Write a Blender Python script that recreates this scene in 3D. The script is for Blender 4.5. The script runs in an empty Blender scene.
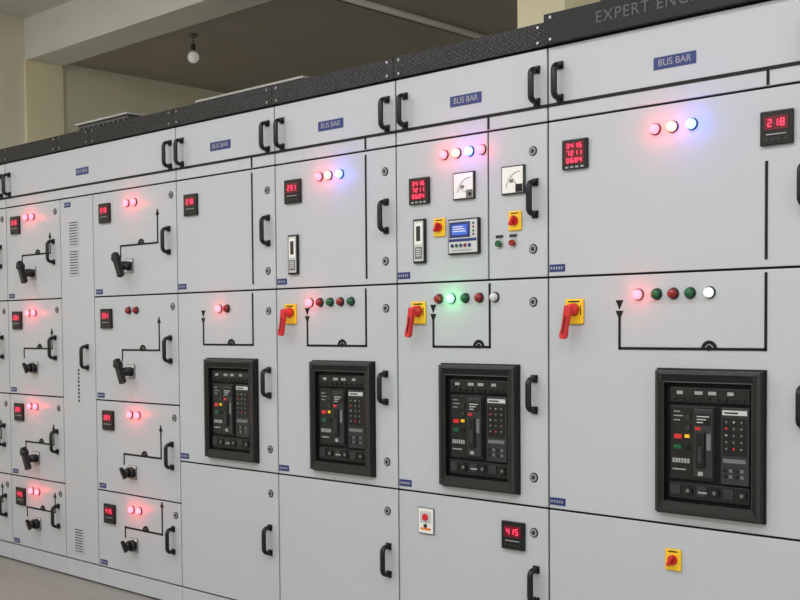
import bpy, bmesh, math, random
from mathutils import Vector, Matrix
random.seed(4)
S=bpy.context.scene
COL=bpy.context.collection
try:
    S.view_settings.view_transform='Standard'
    S.view_settings.look='None'
except Exception: pass

# ------------------------------------------------------------ materials
MATS={}
def mat(name,col,rough=.5,metal=0,emit=None,es=0,bump=0,bscale=200,var=0,vscale=3,spec=.5,coat=0):
    m=bpy.data.materials.new(name); m.use_nodes=True; nt=m.node_tree
    b=nt.nodes['Principled BSDF']
    b.inputs['Base Color'].default_value=(*col,1)
    b.inputs['Roughness'].default_value=rough
    b.inputs['Metallic'].default_value=metal
    b.inputs['Specular IOR Level'].default_value=spec
    if coat: b.inputs['Coat Weight'].default_value=coat
    if emit:
        b.inputs['Emission Color'].default_value=(*emit,1)
        b.inputs['Emission Strength'].default_value=es
    if bump or var:
        tc=nt.nodes.new('ShaderNodeTexCoord')
    if bump:
        n=nt.nodes.new('ShaderNodeTexNoise'); n.inputs['Scale'].default_value=bscale
        nt.links.new(tc.outputs['Object'],n.inputs['Vector'])
        bp=nt.nodes.new('ShaderNodeBump'); bp.inputs['Strength'].default_value=bump; bp.inputs['Distance'].default_value=.002
        nt.links.new(n.outputs['Fac'],bp.inputs['Height']); nt.links.new(bp.outputs['Normal'],b.inputs['Normal'])
    if var:
        n2=nt.nodes.new('ShaderNodeTexNoise'); n2.inputs['Scale'].default_value=vscale; n2.inputs['Detail'].default_value=5
        nt.links.new(tc.outputs['Object'],n2.inputs['Vector'])
        r=nt.nodes.new('ShaderNodeMix'); r.data_type='RGBA'
        r.inputs[6].default_value=(*[c*(1-var) for c in col],1); r.inputs[7].default_value=(*[min(1,c*(1+var)) for c in col],1)
        nt.links.new(n2.outputs['Fac'],r.inputs[0]); nt.links.new(r.outputs[2],b.inputs['Base Color'])
    MATS[name]=m; return m
mat('paint',(.475,.497,.54),.36,bump=.12,bscale=350,var=.04,vscale=1.5)
mat('gasket',(.006,.006,.007),.7,spec=.2)
mat('black',(.008,.008,.009),.32,spec=.35)
mat('blackmatte',(.006,.006,.007),.5,spec=.25)
mat('char',(.011,.012,.013),.3,spec=.35)
mat('dgrey',(.028,.030,.033),.35,spec=.35)
mat('mgrey',(.15,.15,.16),.4)
mat('fasciapaint',(.075,.076,.08),.4)
mat('lgrey',(.55,.56,.57),.4)
mat('white',(.8,.8,.78),.4)
mat('mark',(.33,.33,.34),.5)
mat('chrome',(.6,.6,.62),.25,metal=1)
mat('steel',(.35,.35,.36),.35,metal=.9)
mat('blue',(.010,.026,.16),.35)
mat('yellow',(.88,.55,.02),.35)
mat('red',(.62,.02,.025),.3)
mat('rdark',(.10,.008,.008),.25)
mat('gdark',(.005,.10,.035),.2)
mat('rlens',(.26,.01,.015),.2)
mat('wlens',(.6,.62,.62),.2)
mat('glit',(.1,.8,.3),.3,emit=(.12,1,.35),es=6)
mat('rlit',(.8,.1,.1),.3,emit=(1,.10,.14),es=5.2)
mat('plit',(.8,.3,.2),.3,emit=(1,.22,.15),es=5)
mat('blit',(.1,.2,.9),.3,emit=(.12,.27,1),es=6.5)
mat('wlit',(.8,.85,.8),.3,emit=(.9,1,.95),es=.6)
mat('seg',(.6,.02,.05),.4,emit=(1,.03,.10),es=1.8)
mat('win',(.04,.003,.008),.2,emit=(.5,.0,.04),es=.18)
mat('lcd',(.05,.12,.5),.2,emit=(.04,.12,.6),es=.4)
mat('orange',(.8,.2,.02),.4)
mat('beigewall',(.80,.77,.64),.85,bump=.2,bscale=60,var=.05)
mat('columnpaint',(.90,.83,.60),.8,bump=.2,bscale=60,var=.05)
mat('beampaint',(.86,.85,.82),.8,bump=.2,bscale=60,var=.04)
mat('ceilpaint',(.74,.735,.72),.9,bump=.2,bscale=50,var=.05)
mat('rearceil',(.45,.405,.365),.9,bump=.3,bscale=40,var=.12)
mat('bulb',(.75,.76,.74),.15,emit=(1,1,.95),es=.15)
mat('tube',(1,1,1),.4,emit=(1,.98,.95),es=8)
mat('gland',(.10,.10,.105),.5,var=.1)
mat('lid',(.5,.5,.49),.5)
mat('conduit',(.88,.88,.86),.4)
# perforated / tread patterned vent strip
m=bpy.data.materials.new('ventstrip'); m.use_nodes=True; nt=m.node_tree; b=nt.nodes['Principled BSDF']
tc=nt.nodes.new('ShaderNodeTexCoord'); mp=nt.nodes.new('ShaderNodeMapping'); mp.inputs['Scale'].default_value=(1,1,1.6); mp.inputs['Rotation'].default_value=(0,.78,0)
nt.links.new(tc.outputs['Object'],mp.inputs['Vector'])
v=nt.nodes.new('ShaderNodeTexVoronoi'); v.inputs['Scale'].default_value=60; v.inputs['Randomness'].default_value=.35
nt.links.new(mp.outputs[0],v.inputs['Vector'])
cr=nt.nodes.new('ShaderNodeValToRGB'); cr.color_ramp.elements[0].position=.20; cr.color_ramp.elements[0].color=(.055,.055,.058,1)
cr.color_ramp.elements[1].position=.32; cr.color_ramp.elements[1].color=(.007,.007,.008,1)
nt.links.new(v.outputs['Distance'],cr.inputs[0]); nt.links.new(cr.outputs[0],b.inputs['Base Color']); b.inputs['Roughness'].default_value=.45; b.inputs['Specular IOR Level'].default_value=.3
MATS['ventstrip']=m
# floor tile
m=bpy.data.materials.new('floortile'); m.use_nodes=True; nt=m.node_tree; b=nt.nodes['Principled BSDF']
tc=nt.nodes.new('ShaderNodeTexCoord'); br=nt.nodes.new('ShaderNodeTexBrick'); br.offset=0
br.inputs['Scale'].default_value=1; br.inputs['Brick Width'].default_value=.9; br.inputs['Row Height'].default_value=.9
br.inputs['Mortar Size'].default_value=.003; br.inputs['Color1'].default_value=(.28,.27,.25,1); br.inputs['Color2'].default_value=(.265,.255,.235,1); br.inputs['Mortar'].default_value=(.21,.20,.19,1)
nt.links.new(tc.outputs['Object'],br.inputs['Vector']); nt.links.new(br.outputs['Color'],b.inputs['Base Color']); b.inputs['Roughness'].default_value=.4
MATS['floortile']=m

# ------------------------------------------------------------ mesh builder
class MB:
    def __init__(s): s.bm=bmesh.new(); s.m=[]
    def mi(s,n):
        if n not in s.m: s.m.append(n)
        return s.m.index(n)
    def _fin(s,vs,mt,bev=0,seg=2):
        fs=set(f for v in vs for f in v.link_faces)
        i=s.mi(mt)
        for f in fs: f.material_index=i
        if bev:
            es=set(e for v in vs for e in v.link_edges)
            r=bmesh.ops.bevel(s.bm,geom=list(es),offset=bev,segments=seg,affect='EDGES',profile=.6)
            for f in r['faces']: f.material_index=i
    def box(s,x0,x1,y0,y1,z0,z1,mt,bev=0,seg=2,rot=None):
        M=Matrix.Translation(((x0+x1)/2,(y0+y1)/2,(z0+z1)/2))
        if rot: M=M@Matrix.Rotation(rot[1],4,rot[0])
        M=M@Matrix.Diagonal((abs(x1-x0),abs(y1-y0),abs(z1-z0),1))
        r=bmesh.ops.create_cube(s.bm,size=1,matrix=M); s._fin(r['verts'],mt,bev,seg); return s
    def cyl(s,x,y0,y1,z,r,mt,r2=None,n=20):
        d=abs(y1-y0)
        M=Matrix.Translation((x,(y0+y1)/2,z))@Matrix.Rotation(math.radians(90),4,'X')
        q=bmesh.ops.create_cone(s.bm,cap_ends=True,segments=n,radius1=r,radius2=r if r2 is None else r2,depth=d,matrix=M)
        s._fin(q['verts'],mt,0)
        for v in q['verts']:
            for f in v.link_faces:
                if len(f.verts)==4: f.smooth=True
        return s
    def prism(s,pts,y0,y1,mt):
        a=[s.bm.verts.new((p[0],y0,p[1])) for p in pts]; b2=[s.bm.verts.new((p[0],y1,p[1])) for p in pts]
        n=len(pts); fs=[s.bm.faces.new(a),s.bm.faces.new(b2[::-1])]
        for i in range(n): fs.append(s.bm.faces.new((a[i],b2[i],b2[(i+1)%n],a[(i+1)%n])))
        i=s.mi(mt)
        for f in fs: f.material_index=i
        return s
    def sphere(s,c,r,mt,sc=(1,1,1),u=20,v=12):
        M=Matrix.Translation(c)@Matrix.Diagonal((*sc,1))
        q=bmesh.ops.create_uvsphere(s.bm,u_segments=u,v_segments=v,radius=r,matrix=M); s._fin(q['verts'],mt)
        for w in q['verts']:
            for f in w.link_faces: f.smooth=True
        return s
    def sweep(s,path,rx,rn,mt,n=12):
        """path of (y,z) points; elliptical section: rx across X, rn in the path plane"""
        rings=[]
        for i,p in enumerate(path):
            a=path[max(i-1,0)]; c=path[min(i+1,len(path)-1)]
            t=Vector((c[0]-a[0],c[1]-a[1])).normalized(); nn=Vector((-t.y,t.x))
            rings.append([s.bm.verts.new((rx*math.cos(k),p[0]+nn.x*rn*math.sin(k),p[1]+nn.y*rn*math.sin(k))) for k in [2*math.pi*j/n for j in range(n)]])
        i=s.mi(mt)
        for a,c in zip(rings,rings[1:]):
            for j in range(n):
                f=s.bm.faces.new((a[j],a[(j+1)%n],c[(j+1)%n],c[j])); f.material_index=i; f.smooth=True
        for r in (rings[0],rings[-1]): f=s.bm.faces.new(r); f.material_index=i
        return s
    def mesh(s,name):
        bmesh.ops.recalc_face_normals(s.bm,faces=s.bm.faces)
        me=bpy.data.meshes.new(name); s.bm.to_mesh(me); s.bm.free()
        for n in s.m: me.materials.append(MATS[n])
        return me
def obj(name,me,loc=(0,0,0),parent=None,rot=None):
    o=bpy.data.objects.new(name,me); COL.objects.link(o)
    o.parent=parent
    pl=parent.location if parent else Vector((0,0,0))
    o.location=Vector(loc)-pl
    if rot: o.rotation_euler=rot
    return o
CACHE={}
def cached(key,fn):
    if key not in CACHE: CACHE[key]=fn()
    return CACHE[key]

# ------------------------------------------------------------ component meshes (local, facing -Y)
def m_handle():
    b=MB(); h=.054; d=.038; r=.020
    path=[(0,-h)]+[(-(d-r)-r*math.sin(a),-h+r-r*math.cos(a)) for a in [math.pi/2*i/5 for i in range(6)]]
    path+=[(y,-z) for (y,z) in path[::-1]]
    b.sweep(path,.0115,.0085,'black')
    for sz in (-1,1): b.box(-.013,.013,-.007,0,sz*h-.013,sz*h+.013,'black',.002)
    return b.mesh('door_handle')
def m_lamp(lens):
    b=MB(); b.cyl(0,-.006,0,0,.0190,'dgrey',.0175); b.cyl(0,-.014,-.005,0,.0155,lens,.0145)
    b.sphere((0,-.014,0),.0145,lens,(1,.55,1),16,8)
    return b.mesh('indicator_lamp')
SEG={'0':'abcdef','1':'bc','2':'abged','3':'abgcd','4':'fgbc','5':'afgcd','6':'afgedc','7':'abc','8':'abcdefg','9':'abcdfg'}
def digit(b,x,z,w,h,ch,y,t):
    for s_ in SEG[ch]:
        if s_ in 'agd':
            zz={'a':h/2,'g':0,'d':-h/2}[s_]; b.box(x-w/2,x+w/2,y-.0006,y,z+zz-t/2,z+zz+t/2,'seg')
        else:
            xx=w/2 if s_ in 'bc' else -w/2; z0=0 if s_ in 'bf' else -h/2
            b.box(x+xx-t/2,x+xx+t/2,y-.0006,y,z+z0,z+z0+h/2,'seg')
def m_meter(rows,txt):
    b=MB(); a=.049
    b.box(-a,a,-.012,0,-a,a,'black',.003)
    if rows==3:
        b.box(-.038,.038,-.0135,-.011,-.032,.040,'win')
        for r in range(3):
            for i in range(4): digit(b,-.024+i*.016,.027-r*.0235,.008,.0135,random.choice('0123456789'),-.0136,.0028)
        for i in range(4): b.box(-.035+i*.02,-.023+i*.02,-.0135,-.011,-.045,-.039,'mark')
    else:
        b.box(-.036,.036,-.0135,-.011,-.006,.034,'win')
        for i,cc in enumerate(txt): digit(b,-.019+i*.019,.014,.010,.019,cc,-.0136,.0036)
        for i in range(4): b.box(-.036+i*.02,-.026+i*.02,-.0135,-.011,-.036,-.030,'dgrey')
        b.box(-.03,.03,-.0135,-.011,-.020,-.017,'mark')
    return b.mesh('panel_meter')
def m_analog(k):
    b=MB(); a=.049
    b.box(-a,a,-.010,0,-a,a,'dgrey' ,.002); b.box(-a+.005,a-.005,-.0115,-.009,-a+.005,a-.005,'white')
    pts=[];n=14
    for i in range(n+1):
        t=math.radians(10+80*i/n); pts.append((.034-.062*math.cos(t),-.034+.062*math.sin(t)))
    for i in range(n):
        (x0,z0),(x1,z1)=pts[i],pts[i+1]
        b.prism([(x0,z0),(x1,z1),(x1*.96+.0014,z1*.96-.0014),(x0*.96+.0014,z0*.96-.0014)],-.0122,-.0115,'mgrey')
    b.prism([(.031,-.035),(.033,-.033),(-.012,.020)] if k else [(.031,-.035),(.033,-.033),(-.024,-.006)],-.0124,-.0115,'dgrey')
    b.box(.014,a-.006,-.0126,-.0115,-a+.006,-.016,'black' if k else 'mgrey'); b.box(-.012,.004,-.0122,-.0115,-.010,.002,'mgrey')
    b.cyl(.032,-.0150,-.0126,-.032,.006,'black')
    return b.mesh('analog_ammeter')
def m_relay():
    b=MB(); b.box(-.072,.072,-.014,0,-.064,.064,'black',.004); b.box(-.066,.066,-.0155,-.013,-.058,.058,'lgrey')
    b.box(-.062,.034,-.0165,-.0155,-.004,.052,'blue'); b.box(-.050,.022,-.0172,-.0165,.006,.042,'lcd')
    for i in range(3): b.box(-.044,.004+.006*i,-.0176,-.0172,.033-i*.008,.036-i*.008,'white')
    b.box(-.064,.064,-.0162,-.0155,-.018,-.008,'blue')
    for i in range(5): b.cyl(-.048+i*.02,-.019,-.0155,-.032,.0065,('blue','gdark','blue','rlens','blue')[i],n=14)
    for i in range(4): b.cyl(.050,-.018,-.0155,.044-i*.013,.004,'rlens' if i%2 else 'gdark',n=10)
    b.box(-.05,.04,-.0162,-.0155,-.052,-.047,'mark')
    return b.mesh('generator_controller')
def m_slot():
    b=MB(); b.box(-.030,.030,-.012,0,-.082,.082,'black',.004); b.box(-.023,.023,-.0135,-.011,-.074,.074,'lgrey')
    b.box(-.018,.018,-.0145,-.0135,-.012,.066,'white'); b.box(-.018,.018,-.0145,-.0135,-.066,-.022,'mgrey')
    b.box(-.010,.010,-.0155,-.0145,.0,.055,'dgrey')
    for i in range(4): b.box(-.012,.012,-.0155,-.0145,-.032-i*.008,-.028-i*.008,'lgrey')
    return b.mesh('relay_window')
def m_selector():
    b=MB(); b.box(-.028,.028,-.006,0,-.034,.034,'yellow',.004); b.cyl(0,-.014,-.006,0,.016,'red',.015)
    b.box(-.005,.005,-.030,-.012,-.018,.018,'red',.003,rot=('Y',.5)); b.box(-.016,.016,-.0068,-.006,.024,.028,'black')
    return b.mesh('selector_switch')
def m_push(c):
    b=MB(); b.cyl(0,-.005,0,0,.017,'chrome',.015); b.cyl(0,-.014,-.005,0,.012,c,.011); b.box(-.016,.016,-.002,0,.020,.030,'dgrey')
    return b.mesh('push_button')
def m_rotary():
    b=MB(); b.box(-.036,.036,-.008,0,-.042,.042,'yellow',.005)
    b.box(-.022,.022,-.0086,-.008,.030,.035,'black'); b.box(.024,.028,-.0086,-.008,-.012,.02,'black')
    b.cyl(0,-.030,-.008,.006,.022,'red',.018); b.sphere((0,-.032,.006),.018,'red',(1,.6,1))
    a=.22
    def R(x,z): return (x*math.cos(a)+z*math.sin(a), -x*math.sin(a)+z*math.cos(a)+.004)
    pts=[(-.013,.014),(.013,.014),(.009,-.05),(.012,-.088),(.006,-.096),(-.006,-.096),(-.012,-.088),(-.009,-.05)]
    b.prism([R(*p) for p in pts],-.050,-.032,'red')
    b.prism([R(*p) for p in [(-.003,-.02),(.003,-.02),(.003,-.08),(-.003,-.08)]],-.0515,-.050,'rdark')
    return b.mesh('rotary_isolator')
def m_rotblack(k):
    b=MB(); b.box(-.035,.035,-.006,0,-.035,.035,'steel',.003)
    b.box(-.030,.030,-.0065,-.006,.020,.030,'white'); b.box(-.030,-.018,-.0065,-.006,-.03,.015,'white')
    if k==0:
        b.cyl(0,-.045,-.006,0,.024,'char',.020); b.cyl(0,-.06,-.045,0,.014,'steel')
        b.box(-.015,.015,-.080,-.052,-.060,.066,'black',.005,3,rot=('Y',-.45)); b.cyl(-.014,-.085,-.05,.034,.019,'black',.016)
    else:
        b.cyl(0,-.03,-.006,0,.028,'char',.026); b.cyl(0,-.055,-.03,0,.022,'black',.020)
        b.box(-.008,.008,-.066,-.05,-.030,.030,'black',.003,rot=('Y',-.6))
    return b.mesh('rotary_switch')
def m_lock():
    b=MB(); b.cyl(0,-.003,0,0,.017,'dgrey',.016,n=24); b.cyl(0,-.0045,-.003,0,.0125,'mark',.0125,n=24); b.cyl(0,-.005,-.0045,0,.008,'dgrey',n=12)
    return b.mesh('cam_lock')
def m_label(w,h,lines):
    b=MB(); b.box(-w/2,w/2,-.0016,0,-h/2,h/2,'blue')
    if lines:
        n=5
        for i in range(n):
            x0=-w*.42+i*w*.84/n; b.box(x0,x0+w*.09,-.0020,-.0016,-h*.18,h*.18,'mark')
    return b.mesh('name_label')
def m_arch(r=.026,t=.011):
    b=MB(); n=12
    for i in range(n):
        a0=math.pi*i/n; a1=math.pi*(i+1)/n
        b.prism([(r*math.cos(a0),r*math.sin(a0)),(r*math.cos(a1),r*math.sin(a1)),((r-t)*math.cos(a1),(r-t)*math.sin(a1)),((r-t)*math.cos(a0),(r-t)*math.sin(a0))],-.0024,0,'blackmatte')
    b.cyl(0,-.0024,0,.003,.009,'blackmatte',n=12)
    return b.mesh('mimic_arch')
def m_breaker():
    b=MB(); W,H=.176,.222; w,h=.142,.182
    b.box(-W-.004,W+.004,-.006,0,-H-.004,H+.004,'black',.002)
    def fr(a,c,ya,yb,mt):
        (wa,ha),(wb,hb)=a,c
        A=[b.bm.verts.new((sx*wa,ya,sz*ha)) for sx,sz in ((-1,-1),(1,-1),(1,1),(-1,1))]
        B=[b.bm.verts.new((sx*wb,yb,sz*hb)) for sx,sz in ((-1,-1),(1,-1),(1,1),(-1,1))]
        for i in range(4):
            f=b.bm.faces.new((A[i],A[(i+1)%4],B[(i+1)%4],B[i])); f.material_index=b.mi(mt)
    fr((W,H),(W-.004,H-.004),-.006,-.028,'black')
    fr((W-.004,H-.004),(W-.014,H-.014),-.028,-.030,'dgrey')
    fr((W-.014,H-.014),(w+.004,h+.004),-.030,-.024,'black')
    fr((w+.004,h+.004),(w+.001,h+.001),-.024,-.025,'dgrey')
    fr((w+.001,h+.001),(w,h),-.025,-.004,'blackmatte')
    for sx in (-1,1):
        for sz in (-1,1): b.cyl(sx*(W-.022),-.031,-.026,sz*(H-.022),.004,'dgrey',n=10)
    b.box(-w,w,-.0065,-.004,-h,h,'gasket')
    o=.0025
    def B(x0,x1,y0,y1,z0,z1,mt,bev=0): b.box(x0,x1,y0-o,y1-o,z0,z1,mt,bev)
    def C(x,y0,y1,z,r,mt,n=14): b.cyl(x,y0-o,y1-o,z,r,mt,n=n)
    # top terminal strip
    B(-.130,.132,-.010,-.004,.122,.167,'char',.002)
    for i in range(9): B(-.122+i*.028,-.106+i*.028,-.014,-.010,.126,.138,'black',.001)
    for x,wd in ((-.105,.02),(-.045,.026),(.0,.026),(.062,.020)): B(x,x+wd,-.0112,-.010,.147,.157,'mark')
    # left control module
    B(-.130,.022,-.009,-.004,-.115,.112,'char',.003)
    B(-.046,.018,-.016,-.009,-.105,.105,'dgrey',.004)
    B(-.040,.012,-.0172,-.016,.055,.090,'black')
    for i in range(3): B(-.034,.006-.010*i,-.0178,-.0172,.080-i*.009,.083-i*.009,'lgrey')
    B(-.036,-.006,-.022,-.016,-.075,.035,'black',.004); B(-.030,-.012,-.0245,-.022,-.06,-.01,'dgrey',.003)
    B(-.002,.012,-.018,-.016,-.02,.03,'mgrey'); B(-.040,-.022,-.0176,-.016,.040,.049,'red')
    B(-.030,-.014,-.0176,-.016,-.098,-.086,'mark')
    B(-.114,-.088,-.012,-.009,.010,.024,'red',.001); B(-.114,-.088,-.012,-.009,-.022,-.009,'gdark',.001)
    B(-.078,-.062,-.0115,-.009,.014,.024,'yellow')
    C(-.070,-.013,-.009,-.014,.009,'black')
    for i in range(3): B(-.117,-.095+.010*(i%2),-.0095,-.009,.092-i*.013,.095-i*.013,'mark')
    for i in range(6): B(-.120+i*.010,-.113+i*.010,-.0096,-.009,-.064,-.050,'mark')
    B(-.120,-.075,-.0096,-.009,-.086,-.082,'mark')
    C(-.068,-.013,-.009,.075,.009,'dgrey'); C(-.068,-.013,-.009,.045,.009,'dgrey')
    # trip unit
    B(.044,.134,-.017,-.004,-.118,.112,'dgrey',.004); B(.050,.128,-.0182,-.017,.090,.104,'lgrey'); B(.056,.10,-.0186,-.0182,.094,.099,'char')
    B(.050,.128,-.0182,-.017,-.03,.082,'black')
    rr=random.Random(8)
    for r in range(5):
        for c in range(3):
            k=rr.random(); C(.063+c*.024,-.0197,-.0182,.070-r*.020,.0035,'mgrey' if k<.7 else ('red' if k<.85 else 'mark'),8)
    B(.052,.124,-.0182,-.017,-.052,-.040,'mgrey')
    for r in range(2):
        for c in range(4): B(.054+c*.018,.064+c*.018,-.019,-.017,-.080-r*.018,-.070-r*.018,'mgrey' if c%2 else 'black')
    # bottom racking row
    B(-.132,.134,-.012,-.004,-.174,-.124,'char',.003)
    for i in range(6):
        x=-.108+i*.044
        if i%2: C(x,-.018,-.012,-.147,.014,'black',18); C(x,-.019,-.018,-.147,.006,'mgrey',10)
        else: B(x-.017,x+.017,-.016,-.012,-.162,-.132,'dgrey',.002)
    B(-.03,.0,-.0166,-.016,-.152,-.147,'mark')
    return b.mesh('circuit_breaker')
def m_louvre(h):
    b=MB(); b.box(-.048,.048,-.003,0,-h,h,'paint',.001); n=int(h*2/.014)
    for i in range(n):
        z=-h+.01+i*.014
        if z<h-.006: b.box(-.038,.038,-.0036,-.0028,z,z+.005,'dgrey')
    return b.mesh('vent_louvre')
def m_hook():
    b=MB(); b.box(-.040,.040,-.005,0,-.050,.050,'mgrey',.002); b.box(-.036,.036,-.006,-.005,-.046,.046,'white',.001); b.box(-.028,.028,-.007,-.006,-.008,.036,'lgrey')
    b.box(-.026,.026,-.007,-.006,-.034,-.026,'orange'); b.cyl(0,-.013,-.006,.014,.013,'red',n=16); b.cyl(0,-.011,-.006,-.018,.007,'dgrey',n=16)
    return b.mesh('push_station')

G=.0035
def add(kind,key,fn,x,z,p,y=0):
    me=cached(key,fn)
    return obj(kind,me,(x,y,z),p)
def door(p,x0,x1,z0,z1):
    b=MB(); w=(x1-x0)/2-G; h=(z1-z0)/2-G
    b.box(-w,w,0,.016,-h,h,'paint',.0025,2)
    return obj('door_panel',b.mesh('door_panel'),((x0+x1)/2,0,(z0+z1)/2),p)
def handle(p,x,z): return add('door_handle','handle',m_handle,x,z,p)
LCOL={'rlit':(1,.03,.05),'plit':(1,.15,.08),'blit':(.03,.10,1),'glit':(.03,1,.2)}
def lamp(p,x,z,lens):
    add('indicator_lamp','lamp'+lens,lambda:m_lamp(lens),x,z,p)
    if lens in LCOL:
        l=bpy.data.lights.new('lamp_glow','POINT'); l.color=LCOL[lens]; l.energy=.13 if lens!='blit' else .24; l.shadow_soft_size=.012
        obj('lamp_glow',l,(x,-.05,z),p)
def meter(p,x,z,rows=1,txt='218'):
    add('panel_meter','meter%d%s'%(rows,txt),lambda:m_meter(rows,txt),x,z,p)
def mimic(p,segs,arrow=None,arch=None,t=.0085):
    b=MB()
    for (xa,za,xb,zb) in segs:
        if xa==xb: b.box(xa-t/2,xa+t/2,-.002,0,min(za,zb)-t/2,max(za,zb)+t/2,'blackmatte')
        else: b.box(min(xa,xb)-t/2,max(xa,xb)+t/2,-.002,0,za-t/2,za+t/2,'blackmatte')
    if arrow:
        x,z,d=arrow; b.prism([(x-.014,z+d*0),(x+.014,z),(x,z+d*.030)],-.0022,0,'blackmatte')
        if d<0: b.prism([(x-.014,z+.034),(x+.014,z+.034),(x,z+.004)],-.0022,0,'blackmatte')
    obj('mimic_line',b.mesh('mimic_line'),(0,0,0),p)
    if arch: add('mimic_arch','arch',m_arch,arch[0],arch[1],p)
def label(p,x,z,big=False):
    if big:
        w,h=big
        add('name_label','lab%g'%w,lambda:m_label(w,h,False),x,z,p)
        cu=bpy.data.curves.new('label_text','FONT'); cu.body='BUS BAR'; cu.size=h*.78; cu.align_x='CENTER'; cu.align_y='CENTER'; cu.extrude=.0002
        cu.materials.append(MATS['mark']); obj('label_text',cu,(x,-.002,z),p,(math.pi/2,0,0))
    else: add('name_label','labs',lambda:m_label(.062,.025,True),x,z,p)
def lock(p,x,z): add('cam_lock','lock',m_lock,x,z,p)

ZT1,ZA,ZB,ZC,Z2,Z3,Z4=2.238,1.99,1.471,.689,.949,.49,.098
def cabinet(x0,x1,ztop=2.319,proud=0):
    e=bpy.data.objects.new('switchgear_cabinet',None); COL.objects.link(e); e.location=((x0+x1)/2,0,0); e.empty_display_size=.2
    b=MB(); a=.001
    b.box(x0+a,x1-a,.016,.95,.0,ZT1,'paint')
    b.box(x0+a,x1-a,.006,.0165,Z4,ZT1,'gasket')
    obj('enclosure_body',b.mesh('enclosure_body'),(0,0,0),e)
    b=MB(); b.box(x0+a,x1-a,.002,.018,.008,Z4-.004,'paint',.002); b.box(x0+a,x1-a,.012,.018,0,.008,'gasket')
    obj('plinth',b.mesh('plinth'),(0,0,0),e)
    b=MB(); b.box(x0+a,x1-a,-.012-proud,.03,ZT1+.002,ztop,'ventstrip',.002); b.box(x0+a,x1-a,.03,.95,ZT1,ZT1+.02,'black')
    for xx in (x0+.03,x1-.03):
        for zz in (ZT1+.016,ztop-.014): b.cyl(xx,-.016-proud,-.012-proud,zz,.005,'steel',n=8)
    obj('vent_strip',b.mesh('vent_strip'),(0,0,0),e)
    return e
def busline(p,x0,x1,tees=()):
    b=MB(); b.box(x0,x1,-.002,0,2.038,2.049,'blackmatte')
    for t in tees: b.box(t-.0045,t+.0045,-.002,0,ZA+.006,2.04,'blackmatte')
    obj('mimic_bus',b.mesh('mimic_bus'),(0,0,0),p)
HZ=2.115
def brk(p,x):
    add('circuit_breaker','brk',m_breaker,x+.004,.95,p)

# ---------------- drawer columns
def drawer_col(p,x0,x1,mx,lx,rx,mlx,mrx,hx,lamps,rk,up):
    zs=[ZA,ZB,Z2,Z3,Z4]
    data=[(1.885,1.92,1.615,1.715,1.72),(1.36,1.398,1.10,1.205,1.21),(.85,.888,.605,.69,.71),(.378,.42,.245,.325,.31)]
    for i in range(4):
        door(p,x0,x1,zs[i+1],zs[i])
        zm,zl,zr,zmi,zh=data[i]
        meter(p,mx,zm,1,('218','231','207','415')[i])
        for j in range(2): lamp(p,lx+j*.065,zl,lamps[i][j])
        add('rotary_switch','rotb%d'%rk[i],lambda:m_rotblack(rk[i]),rx,zr,p)
        mimic(p,[(mlx,zmi,mrx,zmi),(mlx,zmi,mlx,zmi-.05),(mrx,zmi,mrx,zmi+up)],arrow=(mrx,zmi+up,1),arch=((mlx+mrx)/2+.02,zmi))
        handle(p,hx,zh)
        label(p,x0+.05,zs[i+1]+.025); lock(p,hx+.02,zs[i]-.06)

R2=('rlit','rlit')
R1=('rlit','rlens')
# left drawer cabinets
e=cabinet(-6.52,-5.943)
door(e,-6.52,-5.943,ZA,ZT1); handle(e,-5.985,HZ); busline(e,-6.52,-5.943)
drawer_col(e,-6.52,-5.943,-6.40,-6.28,-6.20,-6.33,-6.05,-6.01,[R1]*4,[0,0,0,1],.08)
e=cabinet(-5.943,-5.366)
handle(e,-5.895,HZ); busline(e,-5.943,-5.366)
drawer_col(e,-5.943,-5.366,-5.83,-5.71,-5.655,-5.77,-5.47,-5.435,[R2,R2,R2,R2],[0,1,0,1],.08)
# cable alley
e=cabinet(-5.366,-5.048)
door(e,-5.366,-5.048,Z4,ZA); busline(e,-5.366,-5.048)
label(e,-5.29,1.955); handle(e,-5.12,1.165)
for z in (1.80,1.65,.20): add('vent_louvre','louv1',lambda:m_louvre(.065),-5.232,z,e)
b=MB()
for i in range(9): b.box(-.008,.008,-.001,0,-.09+i*.02,-.09+i*.02+.012,'dgrey')
obj('printed_marking',b.mesh('printed_marking'),(-5.21,0,1.02),e)
# C3
e=cabinet(-5.048,-4.334)
drawer_col(e,-5.048,-4.334,-4.93,-4.735,-4.725,-4.80,-4.485,-4.395,[R2,('rlens','rlens'),R2,R2],[0,0,1,1],.13)
busline(e,-5.048,-4.334); handle(e,-4.375,HZ)
b=MB(); b.box(-.8045+G,.8045-G,0,.016,-.124+G,.124-G,'paint',.0025)
obj('door_panel',b.mesh('door_panel'),(-5.1385,0,(ZA+ZT1)/2),e); label(e,-5.14,HZ,(.12,.036))

def feeder(x0,x1,lx):
    e=cabinet(x0,x1,*( (2.34,.012) if x1-x0>.9 else ()))
    door(e,x0,x1,ZA,ZT1); handle(e,x0+.052,HZ)
    handle(e,x1-(.042 if x1-x0<.9 else .05),HZ)
    label(e,lx,HZ,(.145,.038))
    door(e,x0,x1,ZC,ZB); door(e,x0,x1,Z4,ZC)
    label(e,x0+.038,ZB+.03); label(e,x0+.038,ZC+.028)
    return e
def cb_door(e,bx,lx,rx,hx,z0=1.235):
    mimic(e,[(lx,z0,rx,z0),(lx,z0,lx,1.345),(rx,z0,rx,1.455)],arrow=(lx,1.355,-1),arch=(bx,z0))
    brk(e,bx); handle(e,hx,1.075)
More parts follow.
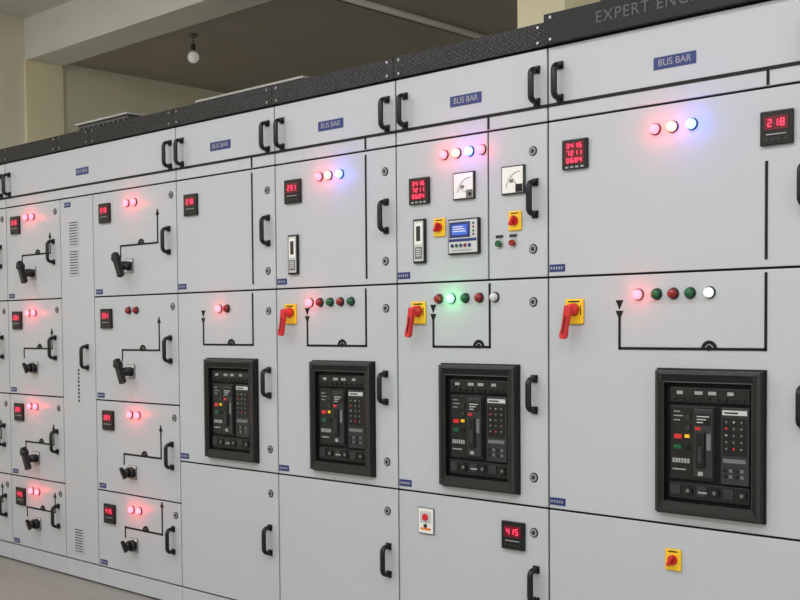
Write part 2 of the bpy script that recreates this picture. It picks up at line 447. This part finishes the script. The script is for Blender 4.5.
# C4
e=feeder(-4.334,-3.634,-4.0); door(e,-4.334,-3.634,ZB,ZA)
busline(e,-4.334,-3.634,(-3.785,)); mimic(e,[(-3.785,1.50,-3.785,1.97)])
meter(e,-4.215,1.87); handle(e,-3.68,1.72)
lamp(e,-4.02,1.395,'rlit'); lamp(e,-3.965,1.395,'rlens')
cb_door(e,-3.94,-4.14,-3.79,-3.685); handle(e,-3.69,.40)
for z in (1.89,1.55,1.38,.79,.60): lock(e,-3.685,z)
# C5
e=feeder(-3.634,-2.934,-3.29); door(e,-3.634,-2.934,ZB,ZA)
busline(e,-3.634,-2.934,(-3.095,)); mimic(e,[(-3.095,1.50,-3.095,1.97)])
meter(e,-3.515,1.87,1,'231'); handle(e,-2.985,1.73); add('relay_window','slot',m_slot,-3.515,1.61,e)
for x,l in ((-3.355,'rlit'),(-3.30,'plit'),(-3.235,'blit')): lamp(e,x,1.915,l)
for i,l in enumerate(('rlit','rlens','gdark','rlens','gdark')): lamp(e,-3.42+i*.06,1.41,l)
add('rotary_isolator','rot',m_rotary,-3.54,1.365,e)
cb_door(e,-3.235,-3.44,-3.10,-2.995); handle(e,-2.985,.41)
for z in (1.90,1.56,1.38,.79,.60): lock(e,-2.992,z)
# C6
e=feeder(-2.934,-2.234,-2.59); door(e,-2.934,-2.49,ZB,ZA); door(e,-2.49,-2.234,ZB,ZA)
busline(e,-2.934,-2.234,(-2.487,))
meter(e,-2.81,1.81,3); add('analog_ammeter','am0',lambda:m_analog(0),-2.595,1.81,e); add('analog_ammeter','am1',lambda:m_analog(1),-2.375,1.81,e)
for x,l in ((-2.69,'rlit'),(-2.63,'plit'),(-2.57,'blit'),(-2.515,'rlit')): lamp(e,x,1.93,l)
add('relay_window','slot',m_slot,-2.81,1.625,e); add('selector_switch','sel',m_selector,-2.715,1.67,e); add('generator_controller','relay',m_relay,-2.595,1.63,e)
add('selector_switch','sel',m_selector,-2.37,1.67,e); add('push_button','pg',lambda:m_push('gdark'),-2.44,1.595,e); add('push_button','pr',lambda:m_push('rlens'),-2.38,1.595,e)
handle(e,-2.285,1.74)
for x,l in ((-2.72,'rlens'),(-2.66,'glit'),(-2.595,'gdark'),(-2.53,'rlens'),(-2.46,'wlens')): lamp(e,x,1.41,l)
add('rotary_isolator','rot',m_rotary,-2.82,1.36,e)
cb_door(e,-2.535,-2.75,-2.485,-2.29); handle(e,-2.285,.42)
add('push_station','hook',m_hook,-2.79,.585,e); meter(e,-2.38,.58,1,'415')
for z in (1.90,1.57,1.39,.79,.60): lock(e,-2.295,z)
# C7
e=feeder(-2.234,-1.284,-1.76); door(e,-2.234,-1.284,ZB,ZA)
busline(e,-2.234,-1.284,(-1.46,)); mimic(e,[(-1.463,1.50,-1.463,1.775)])
meter(e,-2.12,1.87,3); meter(e,-1.43,1.87,1,'218')
for x,l in ((-1.825,'rlit'),(-1.765,'plit'),(-1.70,'blit')): lamp(e,x,1.915,l)
for x,l in ((-1.885,'rlit'),(-1.82,'gdark'),(-1.762,'rlens'),(-1.705,'gdark'),(-1.64,'wlit')): lamp(e,x,1.405,l)
add('rotary_isolator','rot',m_rotary,-2.125,1.355,e)
cb_door(e,-1.642,-1.955,-1.463,-1.345)
add('selector_switch','sel',m_selector,-1.76,.58,e); handle(e,-1.345,1.70); handle(e,-1.345,.42)
cu=bpy.data.curves.new('fascia_text','FONT'); cu.body='EXPERT ENGINEERING'; cu.size=.052; cu.space_character=1.15; cu.align_y='CENTER'; cu.extrude=.0004
cu.materials.append(MATS['fasciapaint']); obj('fascia_text',cu,(-2.03,-.0255,2.290),e,(math.pi/2,0,0))
# C8 continues the row beyond the frame
e=feeder(-1.284,-.584,-.93); door(e,-1.284,-.584,ZB,ZA); busline(e,-1.284,-.584,(-.745,)); mimic(e,[(-.745,1.50,-.745,1.97)])
meter(e,-1.16,1.87); handle(e,-.63,1.73); lamp(e,-.97,1.40,'rlit'); cb_door(e,-.90,-1.1,-.745,-.64)

# ---------------- cable gland boxes on cabinet tops
def duct(x0,x1,y0,y1,z1):
    b=MB(); z0=ZT1+.021
    b.box(x0,x1,y0,y1,z0,z1-.012,'gland',.004); b.box(x0-.015,x1+.015,y0-.015,y1+.015,z1-.012,z1,'lid',.003)
    n=int((x1-x0)/.05)
    for i in range(n): b.box(x0+.02+i*.05,x0+.045+i*.05,y0-.004,y0,z0+.03,z1-.03,'blackmatte')
    obj('cable_gland_box',b.mesh('cable_gland_box'))
duct(-5.75,-5.25,.35,.75,2.475); duct(-4.75,-3.95,.45,.85,2.48)

# ---------------- room
XL,XR,YF,YB,ZCF,ZCR=-7.9,2.5,-5.0,4.6,3.64,3.36
def solid(name,x0,x1,y0,y1,z0,z1,mt):
    b=MB(); b.box(-(x1-x0)/2,(x1-x0)/2,-(y1-y0)/2,(y1-y0)/2,-(z1-z0)/2,(z1-z0)/2,mt)
    return obj(name,b.mesh(name),((x0+x1)/2,(y0+y1)/2,(z0+z1)/2))
solid('floor',XL-.2,XR+.2,YF-.2,YB+.2,-.1,0,'floortile')
solid('wall_left',XL-.2,XL,YF,YB,0,3.84,'beigewall')
solid('wall_right',XR,XR+.2,YF,YB,0,3.84,'beigewall')
solid('wall_front',XL,XR,YF-.2,YF,0,3.84,'beigewall')
solid('wall_back',XL,XR,YB,YB+.2,0,3.84,'beigewall')
solid('ceiling',XL,XR,YF,1.2,ZCF,ZCF+.2,'ceilpaint')
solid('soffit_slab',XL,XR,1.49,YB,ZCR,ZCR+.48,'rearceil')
solid('concrete_beam',XL,XR,1.2,1.49,3.33,3.84,'beampaint')
solid('column',XL,XL+.03,1.19,1.50,0,3.33,'columnpaint')
solid('column',-3.27,-3.0,1.2,1.49,0,3.33,'columnpaint')
b=MB(); b.cyl(0,-.9,.9,-.004,.022,'conduit',n=12); b.box(-.06,-.03,-.9,.9,-.014,.018,'char')
obj('ceiling_conduit',b.mesh('ceiling_conduit'),(-5.04,2.45,ZCR-.018))
# bulb
b=MB()
def vc(b,z0,z1,r,mt,r2=None,n=16):
    q=bmesh.ops.create_cone(b.bm,cap_ends=True,segments=n,radius1=r,radius2=r if r2 is None else r2,depth=z1-z0,matrix=Matrix.Translation((0,0,(z0+z1)/2))); b._fin(q['verts'],mt)
vc(b,-.02,0,.03,'mgrey'); vc(b,-.07,-.02,.003,'dgrey'); vc(b,-.11,-.07,.016,'dgrey'); vc(b,-.13,-.11,.02,'steel',.016); b.sphere((0,0,-.160),.040,'bulb',(1,1,1.05))
obj('pendant_bulb',b.mesh('pendant_bulb'),(-6.48,1.70,ZCR))
# tube lights
def tube(x,y,en,zc=None):
    zc=ZCF-.022 if zc is None else zc
    b=MB(); b.box(-.62,.62,-.03,.03,-.035,0,'white',.004)
    q=bmesh.ops.create_cone(b.bm,cap_ends=True,segments=14,radius1=.014,radius2=.014,depth=1.18,matrix=Matrix.Translation((0,0,-.055))@Matrix.Rotation(math.pi/2,4,'Y')); b._fin(q['verts'],'tube')
    for sx in (-.6,.6): b.box(sx-.012,sx+.012,-.018,.018,-.075,-.03,'white',.002)
    o=obj('tube_light',b.mesh('tube_light'),(x,y,zc))
    l=bpy.data.lights.new('tube_lamp','AREA'); l.shape='RECTANGLE'; l.size=1.2; l.size_y=.25; l.energy=en; l.color=(.97,.985,1)
    obj('tube_lamp',l,(x,y,zc-.085),o)
for x,k in ((-6.3,1.0),(-4.3,.95),(-2.3,1),(-.3,1.05),(1.5,1)):
    tube(x,-1.9,25*k); tube(x,-3.9,30*k)
tube(-1.2,3.2,30,ZCR-.022)  # added fill behind the cabinets, out of view, to brighten end wall and rear

w=bpy.data.worlds.new('world'); S.world=w; w.use_nodes=True
w.node_tree.nodes['Background'].inputs[0].default_value=(.8,.85,.9,1); w.node_tree.nodes['Background'].inputs[1].default_value=.3

# ---------------- camera (calibrated)
yaw,pitch,roll,ppy=.8161,-.0385,-.0076,369.62
F=Vector((-math.cos(yaw),math.sin(yaw),0)); R=Vector((math.sin(yaw),math.cos(yaw),0)); U=Vector((0,0,1))
F2=F*math.cos(pitch)+U*math.sin(pitch); U2=-F*math.sin(pitch)+U*math.cos(pitch)
R3=R*math.cos(roll)+U2*math.sin(roll); U3=-R*math.sin(roll)+U2*math.cos(roll)
cd=bpy.data.cameras.new('camera'); cam=bpy.data.objects.new('camera',cd); COL.objects.link(cam)
M=Matrix((R3,U3,-F2)).transposed().to_4x4(); M.translation=Vector((0,-3.1064,1.3106)); cam.matrix_world=M
cd.sensor_width=36; cd.lens=1125*36/800; cd.shift_y=(ppy-300)/800; cd.clip_start=.05
S.camera=cam
